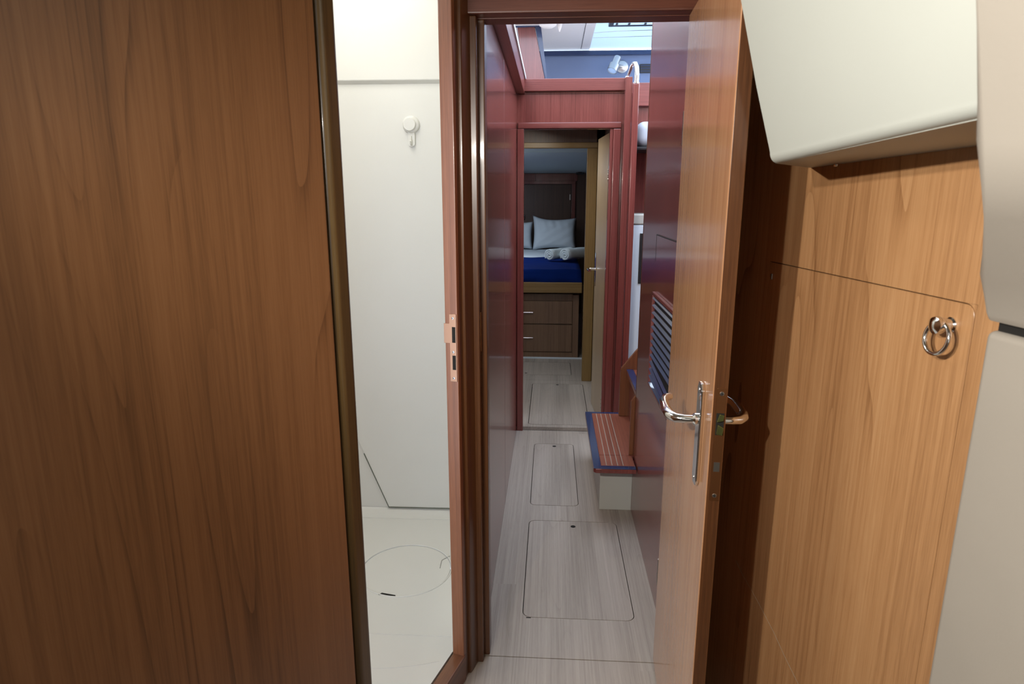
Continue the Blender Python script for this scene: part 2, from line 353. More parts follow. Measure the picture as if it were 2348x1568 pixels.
bm = nb(); prism(bm, [(p.x + .12, p.z - 1.86) for p in v], 'y', -.008, -.004, .001); link('top_band', bm, M['navy'], col_)

# --- bulkhead with the inner doorway
YB = 3.54; OL, OR_, OT = -.156, .302, 1.685
b = nb(); box(b, XL - .02, OL, YB, YB + .03, 0, 1.862); box(b, OL, OR_, YB, YB + .03, OT, 1.862); box(b, OR_, .432, YB, YB + .03, 0, 1.862); box(b, XL, .40, YB, YB + .03, 1.86, 1.8715)
struct('wall_bulkhead', b, M['mahogany'], 'red mahogany bulkhead around and above the inner doorway', 'wall')
struct('trim_6', box(nb(), XL, .404, YB - .022, YB + .04, 1.872, 1.934, .004), M['mahogany_x'], 'rounded red wood capping along the bulkhead top', 'trim')
struct('trim_7', box(nb(), -.186, .358, YB - .018, YB, 1.688, 1.719, .005), M['mahogany_x'], 'red wood header moulding over the inner doorway', 'trim')
struct('trim_8', box(nb(), -.188, -.152, YB - .016, YB + .02, 0, 1.688, .004), M['mahogany'], 'red wood left jamb of the inner doorway', 'trim')
b = nb(); box(b, .3165, .357, YB - .018, YB, .0, 1.686, .005); box(b, .300, .3165, YB - .006, YB + .03, FZ, 1.686, .002)
struct('trim_9', b, M['mahogany'], 'red wood right jamb of the inner doorway', 'trim')
# --- vestibule
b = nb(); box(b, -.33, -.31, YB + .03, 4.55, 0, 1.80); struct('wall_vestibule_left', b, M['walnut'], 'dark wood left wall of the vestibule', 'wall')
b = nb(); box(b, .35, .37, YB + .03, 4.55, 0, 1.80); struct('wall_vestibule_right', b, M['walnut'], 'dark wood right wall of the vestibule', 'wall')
struct('ceiling', box(nb(), -.33, .37, YB + .03, 4.60, 1.80, 1.82), M['greyliner'], 'low grey ceiling of the vestibule', 'ceiling')
Y2 = 4.52; j = ony(1340, 600, Y2).x; j2 = ony(1363, 600, Y2).x
zt = ony(1280, 340, Y2).z; zt2 = ony(1280, 327, Y2).z
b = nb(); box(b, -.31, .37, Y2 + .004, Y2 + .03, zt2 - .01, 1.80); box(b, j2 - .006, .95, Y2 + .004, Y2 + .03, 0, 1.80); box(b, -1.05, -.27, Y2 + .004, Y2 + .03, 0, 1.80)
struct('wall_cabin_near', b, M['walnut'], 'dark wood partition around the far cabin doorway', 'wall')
struct('trim_10', box(nb(), -.30, j2, Y2 - .014, Y2 + .034, zt, zt2, .004), M['ochre_x'], 'ochre wood header of the far cabin doorway', 'trim')
struct('trim_11', box(nb(), j, j2, Y2 - .014, Y2 + .034, FZ, zt, .005), M['ochre'], 'ochre wood right jamb of the far cabin doorway', 'trim')
struct('trim_12', box(nb(), -.30, -.26, Y2 - .014, Y2 + .034, FZ, zt, .005), M['ochre'], 'ochre wood left jamb of the far cabin doorway', 'trim')
# --- far cabin
YE = 7.3
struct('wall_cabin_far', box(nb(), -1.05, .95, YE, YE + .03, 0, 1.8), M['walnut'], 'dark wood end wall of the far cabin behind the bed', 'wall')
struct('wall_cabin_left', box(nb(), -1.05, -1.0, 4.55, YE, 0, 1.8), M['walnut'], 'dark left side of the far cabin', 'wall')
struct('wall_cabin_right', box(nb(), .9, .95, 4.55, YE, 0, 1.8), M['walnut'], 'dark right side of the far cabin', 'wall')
b = nb()
prism(b, [(4.55, 1.74), (5.35, 1.70), (5.35, 1.685), (6.3, 1.64), (6.3, 1.655), (YE, 1.59), (YE, 1.66), (4.55, 1.78)], 'x', -1.05, .95)
struct('ceiling', b, M['greyliner'], 'grey-blue stepped ceiling over the bed', 'ceiling')

# --- companionway recess to the right
b = nb(); box(b, .432, 1.3, 3.90, 3.93, 0, 1.86)
struct('wall_companionway', b, M['mahogany'], 'dark red panelling at the back of the companionway recess', 'wall')
b = nb(); box(b, 1.30, 1.33, 2.585, 3.93, 0, 1.86); struct('wall_companionway_side', b, M['mahogany'], 'dark red panelling on the far right of the companionway recess', 'wall')
b = nb(); box(b, .385, 1.33, 2.56, 2.583, 0, 1.86); struct('wall_companionway_near', b, M['mahogany'], 'dark red panelling on the near side of the companionway recess', 'wall')
struct('trim_13', box(nb(), .43, 1.3, 3.86, 3.90, 1.84, 1.965, .004), M['mahogany_x'], 'red wood rail high in the companionway recess', 'trim')

# --- near cabin shell
b = nb(); box(b, -.23, 1.0, 1.655, 1.68, 1.800, 2.35); box(b, .362, 1.0, 1.62, 1.655, 0, 1.95)
struct('wall_front', b, M['cherry'], 'brown wood panel above the passage door', 'wall')
b = nb(); box(b, -.225, .40, 1.605, 1.66, 1.7535, 1.789, .005); box(b, -.225, .40, 1.635, 1.66, 1.789, 1.80)
box(b, -.225, .40, 1.645, 1.70, 1.7520, 1.7600, .001)
struct('trim_14', b, M['cherry_solid_x'], 'brown wood header moulding above the passage door', 'trim')
b = nb(); box(b, -.222, -.183, 1.615, 1.70, 0, 1.7535, .004); box(b, -.20, -.167, 1.648, 1.70, 0, 1.7535, .004)
struct('trim_15', b, M['cherry_solid'], 'stepped brown wood left jamb of the passage door', 'trim')
b = nb(); box(b, -.1835, -.181, 1.630, 1.648, .94, 1.045, .0005); jp = struct('trim_16', b, M['bronze'], 'thin worn strike edge let into the left passage jamb', 'strike')
b = nb(); box(b, .345, .38, 1.60, 1.66, 0, 1.7535, .004)
struct('trim_17', b, M['cherry_solid'], 'brown wood right jamb of the passage door', 'trim')
struct('ceiling', box(nb(), -1.3, 1.0, -1.25, 1.66, 1.95, 1.98), M['liner'], 'cream ceiling of the near cabin', 'ceiling')
b = nb(); box(b, -1.3, 1.0, -1.25, -1.2, 0, 1.95)
struct('wall_back', b, M['liner'], 'cream wall behind the viewpoint', 'wall')
struct('wall_near_right', box(nb(), .82, .86, -1.2, 1.60, 0, 1.95), M['liner'], 'cream hull side behind the right-hand lockers', 'wall')

# --- shower opening wall, plane turned 17 degrees
JB = R(17); J = (-.205, 1.62, 0)
def sh(name, bm, m, label, cat): return struct(name, bm, m, label, cat, J, -JB)
T0, T1 = -.080, -.530
b = nb(); box(b, -.030, 0, T0, .012, .0, 1.95, .004); box(b, -.012, .008, T0 + .026, .004, 0, 1.95, .006)
sh('trim_18', b, M['cherry_solid'], 'brown moulded wood post between the shower opening and the passage door', 'trim')
b = nb(); box(b, -.034, .001, T0 - .006, T0 + .010, .08, 1.95, .003)
tr = sh('trim_19', b, M['rebate'], 'lighter wood rebate on the latch side of the shower opening', 'trim')
b = nb(); box(b, -.034, .004, T1, T0 + .004, 0.0, .082, .005); 
sh('trim_20', b, M['cherry_solid_y'], 'brown wood sill at the foot of the shower opening', 'trim')
b = nb(); box(b, -.034, .010, T1 - .052, T1 - .004, .0, 1.95, .014, 5)
sh('trim_21', b, M['olive'], 'dark rounded wood post between the shower opening and the left door', 'trim')
b = nb(); box(b, -.034, -.012, -2.9, T1 - .062, 0, 1.95)
sh('wall_near_left', b, M['cherry_dimmed'], 'brown wood bulkhead behind the opened left door', 'wall')
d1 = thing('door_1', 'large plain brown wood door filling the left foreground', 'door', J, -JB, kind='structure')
b = nb(); box(b, -.014, .006, T1 - .060 - .62, T1 - .0585, .03, 1.90, .004, 3); link('door_leaf', b, M['cherry_dimmed'], d1)
b = nb(); box(b, -.013, .004, T1 - .0588, T1 - .0570, .03, 1.90, .0008); link('edge_band', b, M['void'], d1)

# strike plate of the shower door
sp = thing('strike_plate', 'nickel strike plate with two dark slots on the shower door post', 'strike plate', J, -JB)
ya = T0 - .0062
b = nb()
Z0, Z1 = .883, 1.056
pts = [(-.0205, Z0), (-.002, Z0), (-.002, Z1), (-.021, Z1), (-.021, Z1 - .024), (-.036, Z1 - .024), (-.036, Z1 - .074), (-.0205, Z1 - .074)]
prism(b, pts, 'y', ya - .0018, ya, .0004, 1); link('plate', b, M['copperish'], sp)
for (x0, x1, z0, z1) in ((-.0135, -.0045, Z1 - .072, Z1 - .032), (-.0135, -.0045, Z0 + .031, Z0 + .068)):
    link('bolt_slot', box(nb(), x0, x1, ya - .0024, ya - .0019, z0, z1), M['void'], sp)
for z in (Z1 - .010, Z1 - .096, Z0 + .009):
    b = nb(); lathe(b, [(.0035, 0), (.003, .0012), (0, .0016)], 14, Matrix.Translation((-.011, ya - .0018, z)) @ rot_to((0, -1, 0)))
    s = link('screw', b, M['steel'], sp)
    b = nb(); box(b, -.0130, -.0090, ya - .0037, ya - .0034, z - .0004, z + .0004); box(b, -.0114, -.0106, ya - .0037, ya - .0034, z - .002, z + .002)
    link('screw_slot', b, M['void'], s)
# --- shower compartment
b = nb()
for r_ in ((-1.25, -1.22, .45, 2.50, 0, 2.25), (-.245, -.228, 1.68, 2.50, 0, 1.84), (-1.25, -.23, 2.40, 2.43, .02, 2.25)): box(b, *r_)
struct('wall_shower', b, M['white'], 'white moulded walls of the shower compartment', 'wall')
# removable back panel with a cut lower corner
YP = 2.398
pp = [ony(x, y, YP - .004) for x, y in ((1100, 1166), (892, 1161), (835, 1038), (770, 900))]
q = [(p.x, p.z) for p in pp]; q[0] = (-.252, q[0][1]); q = [(-.252, 1.735)] + q + [(-1.2, q[-1][1] + .9), (-1.2, 1.735)]
b = nb(); prism(b, q, 'y', YP - .006, YP + .001, .0022, 2); struct('trim_22', b, M['white'], 'white shower back panel with one cut lower corner', 'wall panel')
b = nb(); q2 = [(-.250, q[1][1] + .0)] + [(x, z) for x, z in q[2:5]]
tube(b, [(x, YP - .0066, z - .0016) for x, z in q[1:4]], .0021, 6); struct('trim_23', b, plain('grey_green_sealant', srgb(100, 104, 92), .7), 'thin grey-green joint under the shower back panel', 'trim')
b = nb(); prism(b, [(YP - .020, 1.742), (YP - .006, 1.730), (YP + .0, 1.730), (YP + .0, 2.25), (YP - .020, 2.25)], 'x', -1.2, -.25, .003)
struct('trim_24', b, M['white'], 'white stepped moulding across the top of the shower back wall', 'trim')
b = nb(); prism(b, [(YP - .0, .02), (YP, .0790), (YP - .008, .0735), (YP - .026, .0640), (YP - .055, .0605), (YP - .055, .02)], 'x', -1.22, -.245)
struct('trim_25', b, M['white'], 'coved foot of the shower back wall', 'trim')
HC = onz(931, 1304, .06); HR = .158
struct('floor', sheet_with_holes([(-1.22, .45), (-.62, .45), (-.40, 1.16), (-.245, 1.66), (-.245, 2.40), (-1.22, 2.40)], [circ(HC.x, HC.y, HR, 64)], .058, .03), M['white'], 'white moulded shower tray', 'floor')
b = nb(); A = onz(850, 1450, .0585); box(b, -1.2, -.25, A.y - .004, A.y + .004, .058, .0592, .0006); tube(b, [(-.62 + .04 * i, 1.52 + .0016 * i * i - .01 * i, .0585) for i in range(9)], .0008, 6)
struct('trim_26', b, M['white'], 'faint moulded ridge across the shower tray', 'trim')
rh = thing('round_hatch', 'round white access lid in the shower tray with two grip notches', 'hatch', (HC.x, HC.y, .058))
b = nb(); lathe(b, [(0, .0012), (HR - .010, .0012), (HR - .006, .0004), (HR - .0022, -.0002), (HR - .0022, -.02), (0, -.02)], 64); link('lid', b, M['white'], rh)
b = nb(); tube(b, [(math.cos(a * math.pi / 32) * (HR + .002), math.sin(a * math.pi / 32) * (HR + .002), .0005) for a in range(64)], .0026, 8, True); link('rim', b, M['white'], rh)
N1 = onz(888, 1363, .059); N2 = onz(1012, 1292, .059)
b = nb(); prism(b, [(N1.x - HC.x - .030, N1.y - HC.y - .003), (N1.x - HC.x + .030, N1.y - HC.y - .012), (N1.x - HC.x + .028, N1.y - HC.y - .002), (N1.x - HC.x - .02, N1.y - HC.y + .008)], 'z', .0013, .0018); link('grip_notch', b, M['void'], rh)
b = nb(); tube(b, [(N2.x - HC.x + .022, N2.y - HC.y + .05, .0016), (N2.x - HC.x - .002, N2.y - HC.y + .02, .0016), (N2.x - HC.x, N2.y - HC.y - .03, .0016)], .0016, 6); link('grip_notch', b, M['steel'], rh)
hk = ony(943, 286, YP - .006)
rk = thing('suction_hook', 'round white suction hook on the shower back wall', 'hook', (hk.x, YP - .006, hk.z))
b = nb(); lathe(b, [(.031, 0), (.031, .004), (.029, .009), (.024, .012), (0, .013)], 32, rot_to((0, -1, 0))); link('cup', b, M['white'], rk)
b = nb(); lathe(b, [(.0235, .012), (.0235, .016), (.021, .019), (0, .0195)], 32, Matrix.Translation((-.004, 0, 0)) @ rot_to((0, -1, 0))); link('cap', b, M['white'], rk)
b = nb(); prism(b, [(p[0], p[1]) for p in rrect(-.012, .013, -.076, -.020, .011)], 'y', -.008, 0, .001); link('arm', b, M['white'], rk)
b = nb(); tube(b, [(0, -.008, -.040), (0, -.010, -.060), (0, -.017, -.070), (0, -.024, -.066), (0, -.026, -.058)], .0045, 10, flat=.6); link('hook_tip', b, M['white'], rk)
b = nb(); box(b, -1.25, -.23, 1.69, 2.43, 2.25, 2.28); box(b, -1.25, -.23, 1.66, 1.69, 1.95, 2.28); box(b, -.23, -.212, 1.66, 2.43, 1.865, 2.28)
struct('ceiling', b, M['white'], 'white ceiling of the shower compartment', 'ceiling')

# =================================================================== PASSAGE DOOR (open, right)
DB = R(2.6); DO = (.313, 1.640, 0)
d2 = thing('door_2', 'open varnished wood door with chrome lever standing right of the passage', 'door', DO, -DB, kind='structure')
DW, DT = .545, .0255
b = nb(); box(b, .0003, DT, -DW, -.004, .02, 1.7515, .0022, 3); link('door_leaf', b, M['cherry_gloss'], d2)
b = nb(); box(b, .0015, DT - .0012, -DW - .0012, -DW + .001, .022, 1.75, .0006); link('edge_band', b, M['cherry_solid'], d2)
hy = -.458
# long back plates, both sides
for s, x in ((-1, 0.0), (1, DT)):
    b = nb(); z0, z1 = .789, .996
    pts = [(hy - .019, z0 + .012), (hy - .010, z0), (hy + .010, z0), (hy + .019, z0 + .012), (hy + .019, z1 - .012), (hy + .010, z1), (hy - .010, z1), (hy - .019, z1 - .012)]
    prism(b, pts, 'x', x, x + s * .007, .0016, 2)
    bp_ = link('handle_plate', b, M['chrome'], d2)
    for z in (z0 + .014, z1 - .014):
        b = nb(); lathe(b, [(.0035, 0), (.003, .0012), (0, .0018)], 14, Matrix.Translation((x + s * .007, hy, z)) @ rot_to((s, 0, 0))); link('screw', b, M['steel'], bp_)
    b = nb()
    hz = .922
    lathe(b, [(.0125, 0), (.0125, .006), (.0105, .008), (.0085, .010)], 24, Matrix.Translation((x + s * .007, hy, hz)) @ rot_to((s, 0, 0)))
    path = [(x + s * .010, hy, hz), (x + s * .030, hy, hz), (x + s * .046, hy + .004, hz + .000), (x + s * .056, hy + .016, hz + .001), (x + s * .060, hy + .035, hz + .002),
            (x + s * .060, hy + .070, hz + .002), (x + s * .058, hy + .100, hz + .003), (x + s * .052, hy + .122, hz + .003), (x + s * .042, hy + .134, hz + .003)]
    tube(b, path, [.0085, .0085, .0095, .0105, .0105, .0100, .0095, .0090, .0080], 16, flat=.95)
    link('lever_handle', b, M['chrome'], d2)
# latch face plate on the door edge
ye = -DW - .0016; xm = DT / 2 + .002
b = nb(); prism(b, rrect(xm - .0088, xm + .0088, .798, 1.012, .002), 'y', ye - .0012, ye, .0003, 1)
lp_ = link('latch_plate', b, M['bronze'], d2)
for z in (1.002, .808):
    b = nb(); lathe(b, [(.0042, 0), (.0036, .0010), (0, .0014)], 16, Matrix.Translation((xm, ye - .0012, z)) @ rot_to((0, -1, 0))); link('screw', b, M['steel'], lp_)
    b = nb(); box(b, xm - .0026, xm + .0026, ye - .0031, ye - .0026, z - .0006, z + .0006); box(b, xm - .0006, xm + .0006, ye - .0031, ye - .0026, z - .0026, z + .0026); link('screw_slot', b, M['void'], lp_)
b = nb(); box(b, xm - .0068, xm + .0068, ye - .0016, ye - .0013, .925, .966, .0001, 1); link('latch_recess', b, M['void'], lp_)
b = nb(); prism(b, [(xm - .006, .950), (xm + .005, .953), (xm + .006, .963), (xm - .002, .965)], 'y', ye - .006, ye - .0017, .0008); prism(b, [(xm - .006, .928), (xm + .004, .926), (xm + .006, .940), (xm - .004, .946)], 'y', ye - .008, ye - .0017, .0008)
link('latch_bolt', b, M['brass'], lp_)
b = nb(); box(b, xm - .0052, xm + .0052, ye - .0017, ye - .0013, .855, .873); link('deadbolt', b, M['steel'], lp_)
b = nb(); tube(b, [(DT + .007, hy, .838), (DT + .016, hy, .838), (DT + .018, hy, .836)], .004, 10); prism(b, rrect(hy - .005, hy + .005, .815, .835, .004), 'x', DT + .013, DT + .017, .0008); link('snib', b, M['copperish'], d2)
for z in (.30, 1.50):
    b = nb(); tube(b, [(.004, .003, z - .04), (.004, .003, z + .04)], .005, 12); link('hinge', b, M['steel'], d2)

# =================================================================== RIGHT SIDE: cupboard, overhead locker, padded panels
KB = R(-7.3); K = (.44, 1.65, 0)
def kl(x, y, off=0.0):
    n = Vector((math.cos(KB), -math.sin(KB), 0)); p = Vector(K) + n * off; d = ray(x, y)
    return frame_local(CAM + d * ((p - CAM).dot(n) / d.dot(n)), K, KB)
CT, CL, CRR = 1.203, -.245, -.8165      # cupboard door: top, left, right
cb_ = thing('wall_cupboard', 'built-in brown wood cupboard with a ring pull on the right', 'cupboard', K, -KB)
g = .0016
b = nb(); box(b, 0, .018, -.92, .0, CT + g, 1.60); box(b, 0, .018, CL + g, .0, .0, CT + g); box(b, 0, .018, -.92, CRR - g, .0, CT + g); box(b, .0, .018, CRR - g, CL + g, 0, .10)
box(b, .018, .02, -.9, 0, 0.0, 1.6)
arc = [(CRR + .016 - (.016 + g) * math.sin(R(a)), CT - .016 + (.016 + g) * math.cos(R(a))) for a in range(0, 91, 15)]
prism(b, arc + [(CRR - g - .001, CT + g + .001)], 'x', 0, .018)
link('carcass', b, M['cherry'], cb_)
b = nb(); box(b, .006, .010, CRR - .02, CL + .02, .08, CT + .02); link('gap_shadow', b, M['void'], cb_)
pts = [(CL, .104), (CL, CT)] + [(CRR + .016 - .016 * math.sin(R(a)), CT - .016 + .016 * math.cos(R(a))) for a in range(0, 91, 15)] + [(CRR, .104)]
b = nb(); prism(b, pts, 'x', -.0005, .014, .0008, 1); cd_ = link('cupboard_door', b, M['cherry'], cb_)
rp = kl(2181, 752); rp.x = 0
b = nb(); m_ = Matrix.Translation((-.0005, rp.y, rp.z + .004)) @ rot_to((-1, 0, 0))
lathe(b, [(.011, 0), (.011, .002), (.0085, .004), (.0085, .012), (.0105, .014), (.0125, .019), (.0115, .024), (.006, .027), (0, .028)], 24, m_)
link('knob', b, M['chrome'], cd_)
b = nb(); rr_ = .0215
tube(b, [(-.020 + .003 * math.cos(a * math.pi / 16), rp.y - .002 + rr_ * math.sin(a * math.pi / 16), rp.z + .004 - .017 + rr_ * math.cos(a * math.pi / 16)) for a in range(32)], .0032, 10, True)
link('ring_pull', b, M['chrome'], cd_)
sdd = kl(1771, 634); b = nb(); box(b, -.003, 0, sdd.y - .003, sdd.y + .003, sdd.z - .006, sdd.z + .006, .001); link('catch_stud', b, M['steel'], cd_)
b = nb(); sc_ = [kl(x, y) for x, y in ((1688, 1285), (1700, 1312), (1722, 1350), (1745, 1392), (1775, 1450), (1800, 1505), (1832, 1570), (1850, 1610))]
tube(b, [(-.0006, p.y, p.z) for p in sc_], .00045, 5); link('scratch', b, M['caulk'], cd_)

# overhead locker: bottom trapezoid, front leaning out over the cabin, slanted far end
def loft(bm, ring, s1, far_cap=None):
    """ring: (x, z, s_left, dz_right); swept to s1"""
    L_ = [bm.verts.new((x, sl, z)) for x, z, sl, dz in ring]; R_ = [bm.verts.new((x, s1, z + dz)) for x, z, sl, dz in ring]; n = len(ring)
    for i in range(n):
        j_ = (i + 1) % n; bm.faces.new([L_[i], L_[j_], R_[j_], R_[i]])
    bm.faces.new(R_)
    for idx in (far_cap or [list(range(n))]): bm.faces.new([L_[i] for i in idx])
    bmesh.ops.recalc_face_normals(bm, faces=bm.faces); return bm
ol = thing('overhead_locker', 'cream rounded overhead locker hanging above the cupboard', 'locker', K, -KB)
ring = [(-.0005, 1.3925, -.374, .016), (-.165, 1.3905, -.572, .022)]
for a_ in range(0, 91, 15):
    ring.append((-.165 - .016 * math.sin(R(a_)), 1.3905 + .016 * (1 - math.cos(R(a_))), -.579 - .006 * math.sin(R(a_)), .023))
ring += [(-.2105, 1.50, -.585, .004), (-.2445, 1.62, -.585, 0), (-.33, 1.93, -.585, 0), (-.165, 1.93, -.572, 0), (-.0005, 1.93, -.374, 0)]
n = len(ring); b = nb(); loft(b, ring, -1.016, [[0, 1, n - 2, n - 1], list(range(1, n - 1))])
body = link('locker_body', b, M['liner'], ol)
p = kl(1918, 374, -.016); b = nb(); lathe(b, [(.005, 0), (.0045, .003), (0, .005)], 16, Matrix.Translation((-.016, p.y, 1.3935)) @ rot_to((0, 0, -1))); link('screw', b, M['chrome'], ol)

# padded panels
gp = [(-.045, 1.200, -.886), (-.052, 1.208, -.889), (-.075, 1.25, -.905), (-.13, 1.32, -.955), (-.195, 1.385, -1.018), (-.230, 1.51, -1.028), (-.270, 1.63, -1.05), (-.362, 1.93, -1.08)]
pub = nb(); loft(pub, [(x, z, s_, 0) for x, z, s_ in gp] + [(-.34, 1.93, -1.08, 0), (-.2, 1.5, -1.03, 0), (-.16, 1.385, -1.02, 0), (-.002, 1.22, -.895, 0), (-.002, 1.20, -.886, 0)], -1.75)
bmesh.ops.bevel(pub, geom=[e for e in pub.edges if all(-1.1 < v.co.y for v in e.verts)], offset=.008, segments=3, affect='EDGES', profile=.5)
pu = tag(link('padded_panel', pub, M['vinyl'], None, K, -KB),
         'grey-beige padded panel beside the overhead locker at the right edge, the upper one', 'padded panel')
pl = tag(link('padded_panel', box(nb(), -.042, -.002, -1.75, -.884, .02, 1.188, .010, 4), M['vinyl'], None, K, -KB),
         'grey-beige padded panel right of the cupboard door, the lower one', 'padded panel')
b = nb(); box(b, -.034, -.003, -1.75, -.894, 1.186, 1.199); link('joint_strip', b, M['void'], pl)

# =================================================================== PASSAGE DETAILS
# access panel outline + vent grille on the right bulkhead
ap = thing('access_panel', 'flush mahogany access panel around the louvred vent', 'access panel', (XR, 2.0, 0))
b = nb(); box(b, -.0030, 0, -.30, .236, .45, 1.211, .0008, 1); link('panel', b, M['mahogany'], ap)
b = nb(); box(b, -.0036, -.0001, -.30, .2385, 1.211, 1.2135); box(b, -.0034, -.0001, .236, .2385, 1.12, 1.2135); link('gap', b, M['void'], ap)
vg = thing('vent_grille', 'navy louvred vent in a wood frame beside the door lever', 'vent', (XR - .003, 2.2, .69))
vy0, vy1, vz0, vz1 = -.46, .008, -.004, .331
b = nb(); 
for r_ in ((vy0, vy1, vz1 - .012, vz1), (vy0, vy1, vz0, vz0 + .012), (vy0, vy0 + .012, vz0, vz1), (vy1 - .010, vy1, vz0, vz1)): box(b, -.011, 0, *r_, .002)
link('frame', b, M['mahogany_y'], vg)
link('backing', box(nb(), -.0012, -.0002, vy0 + .01, vy1 - .01, vz0 + .01, vz1 - .01), M['void'], vg)
b = nb(); n = 13
for i in range(n):
    z = vz0 + .018 + i * (vz1 - vz0 - .034) / (n - 1)
    t = nb(); box(t, -.011, .0, vy0 + .013, vy1 - .011, -.0012, .0012, .0005, 1)
    tilt = Matrix.Rotation(R(-38), 4, 'Y')
    skew = Matrix.Rotation(R({1: 3, 2: 5, 3: 4}.get(i, 0)), 4, 'X')
    merge(b, t, Matrix.Translation((-.002, 0, z)) @ skew @ tilt)
link('louvres', b, M['louvre'], vg)

# companionway steps
st = thing('companionway_step', 'low teak tread with blue edging on a pale box in the passage', 'step', (.224, 2.585, 0))
TZ = .252
b = nb(); box(b, 0, .62, 0, .55, 0, TZ - .022 - .018, .003); box(b, -.010, .62, -.006, .56, TZ - .040, TZ - .020); link('base_box', b, M['greybox'], st)
lx0, ly0, lx1, ly1 = .186 - .224, 2.452 - 2.585, XR - .224 - .002, 3.165 - 2.585
b = nb(); prism(b, [(lx0 + .01, ly0), (lx1, ly0), (lx1, .0082), (.62, .0082), (.62, ly1), (lx0 + .01, ly1), (lx0, ly1 - .01), (lx0, ly0 + .01)], 'z', TZ - .022, TZ - .0025, .004); link('tread_core', b, M['mahogany'], st)
b = nb(); w_ = .032
box(b, lx0 + .001, lx0 + w_, ly0 + .004, ly1 - .004, TZ - .003, TZ, .001); box(b, lx0 + w_, lx1 - .002, ly0 + .002, ly0 + .030, TZ - .003, TZ, .001); box(b, lx0 + w_, lx0 + .17, ly1 - .026, ly1 - .004, TZ - .003, TZ, .001)
link('edge_strip', b, M['navy'], st)
b = nb(); box(b, lx0 + w_ + .0015, lx1 - .004, ly0 + .032, .008, TZ - .003, TZ, .0004, 1); box(b, lx0 + w_ + .0015, .34, .012, ly1 - .028, TZ - .003, TZ, .0004, 1); link('teak_tread', b, M['teak'], st)
b = nb()
for i in range(4):
    x = lx0 + w_ + .022 + i * .023; box(b, x, x + .0028, ly0 + .034, ly1 - .030, TZ - .0005, TZ + .0006)
link('tread_strips', b, M['caulk'], st)
s2 = thing('companionway_step', 'higher teak tread with blue edging between two wooden side boards', 'step', (.37, 2.85, 0))
b = nb(); prism(b, [(.353 - .37, TZ + .0008), (.353 - .37, .485), (.348 - .37 + .010, .505), (.424 - .37, .592), (.50 - .37, .68), (.75 - .37, .68), (.75 - .37, TZ)], 'y', 3.10 - 2.85, 3.118 - 2.85, .003); link('side_board', b, M['rebate'], s2)
b = nb(); prism(b, [(.346 - .37, TZ + .0008), (.346 - .37, .495), (.356 - .37, .512), (.40 - .37, .56), (.75 - .37, .68), (.75 - .37, TZ)], 'y', 2.597 - 2.85, 2.612 - 2.85, .003); link('side_board', b, M['rebate'], s2)
b = nb(); box(b, .012, .36, 2.613 - 2.85, 3.099 - 2.85, .475, .497, .003); link('tread_core', b, M['mahogany'], s2)
b = nb(); box(b, .013, .045, 2.614 - 2.85, 3.098 - 2.85, .497, .500, .001); link('edge_strip', b, M['navy'], s2)
b = nb(); box(b, .047, .35, 2.62 - 2.85, 3.095 - 2.85, .497, .500, .001); link('teak_tread', b, M['teak'], s2)
b = nb(); box(b, .03, .36, 2.613 - 2.85, 3.099 - 2.85, TZ + .001, .475); link('riser', b, M['mahogany'], s2)

# post and chrome grab handle
hp = thing('handrail_post', 'tall rounded red wood post at the bulkhead end', 'post', (.416, 3.455, 0))
b = nb(); box(b, -.016, .016, -.016, .016, 0.0, 1.895, .006, 3); link('post', b, M['mahogany'], hp)
b = nb(); box(b, -.052, -.017, .012, .085, 0.0, 1.93, .003); link('backing_board', b, M['mahogany'], hp)
gh = thing('grab_handle', 'chrome grab handle looped over the wooden post', 'handle', (.416, 3.455, 1.895))
b = nb()
tube(b, [(0.0, -.004, 0), (0.001, -.005, .040), (-.001, -.002, .075), (-.006, .008, .094), (-.014, .022, .098), (-.022, .036, .088), (-.032, .046, .060), (-.040, .050, .038)], [.012, .0125, .0120, .011, .010, .009, .0075, .006], 14, flat=1.0)
link('bar', b, M['chrome'], gh)
b = nb(); lathe(b, [(.016, 0), (.016, .004), (.012, .006), (0, .006)], 20); link('foot', b, M['chrome'], gh)
b = nb(); lathe(b, [(.012, 0), (.010, .006), (0, .006)], 16, Matrix.Translation((-.041, .052, .036)) @ rot_to((0, 0, 1))); link('foot', b, M['chrome'], gh)

# spotlight on fascia
P = ony(1420, 152, 4.6)
sl = thing('spotlight', 'small chrome adjustable spotlight on the slate blue fascia', 'lamp', (P.x + .02, 4.62, P.z))
b = nb(); lathe(b, [(.040, 0), (.040, .008), (.032, .014), (0, .016)], 28, rot_to((0, -1, 0))); link('wall_mount', b, M['steel'], sl)
ta = ony(1417, 131, 4.5); tb = ony(1403, 163, 4.46); ax = (tb - ta).normalized(); o_ = ta - Vector((P.x + .02, 4.62, P.z)); Ls = (tb - ta).length
m_ = Matrix.Translation(o_) @ rot_to(ax)
b = nb(); lathe(b, [(.020, 0), (.022, .003), (.022, Ls * .5), (.033, Ls * .56), (.033, Ls), (.030, Ls), (.029, Ls - .006)], 28, m_); link('lamp_head', b, M['steel'], sl)
b = nb(); lathe(b, [(.029, Ls - .005), (.014, Ls - .002), (0, Ls - .001)], 28, m_); link('lens', b, M['lens'], sl)
b = nb(); tube(b, [(0, -.01, 0), o_ * .5 + ax * Ls * .25, o_ + ax * Ls * .5], .008, 10); link('stem', b, M['steel'], sl)
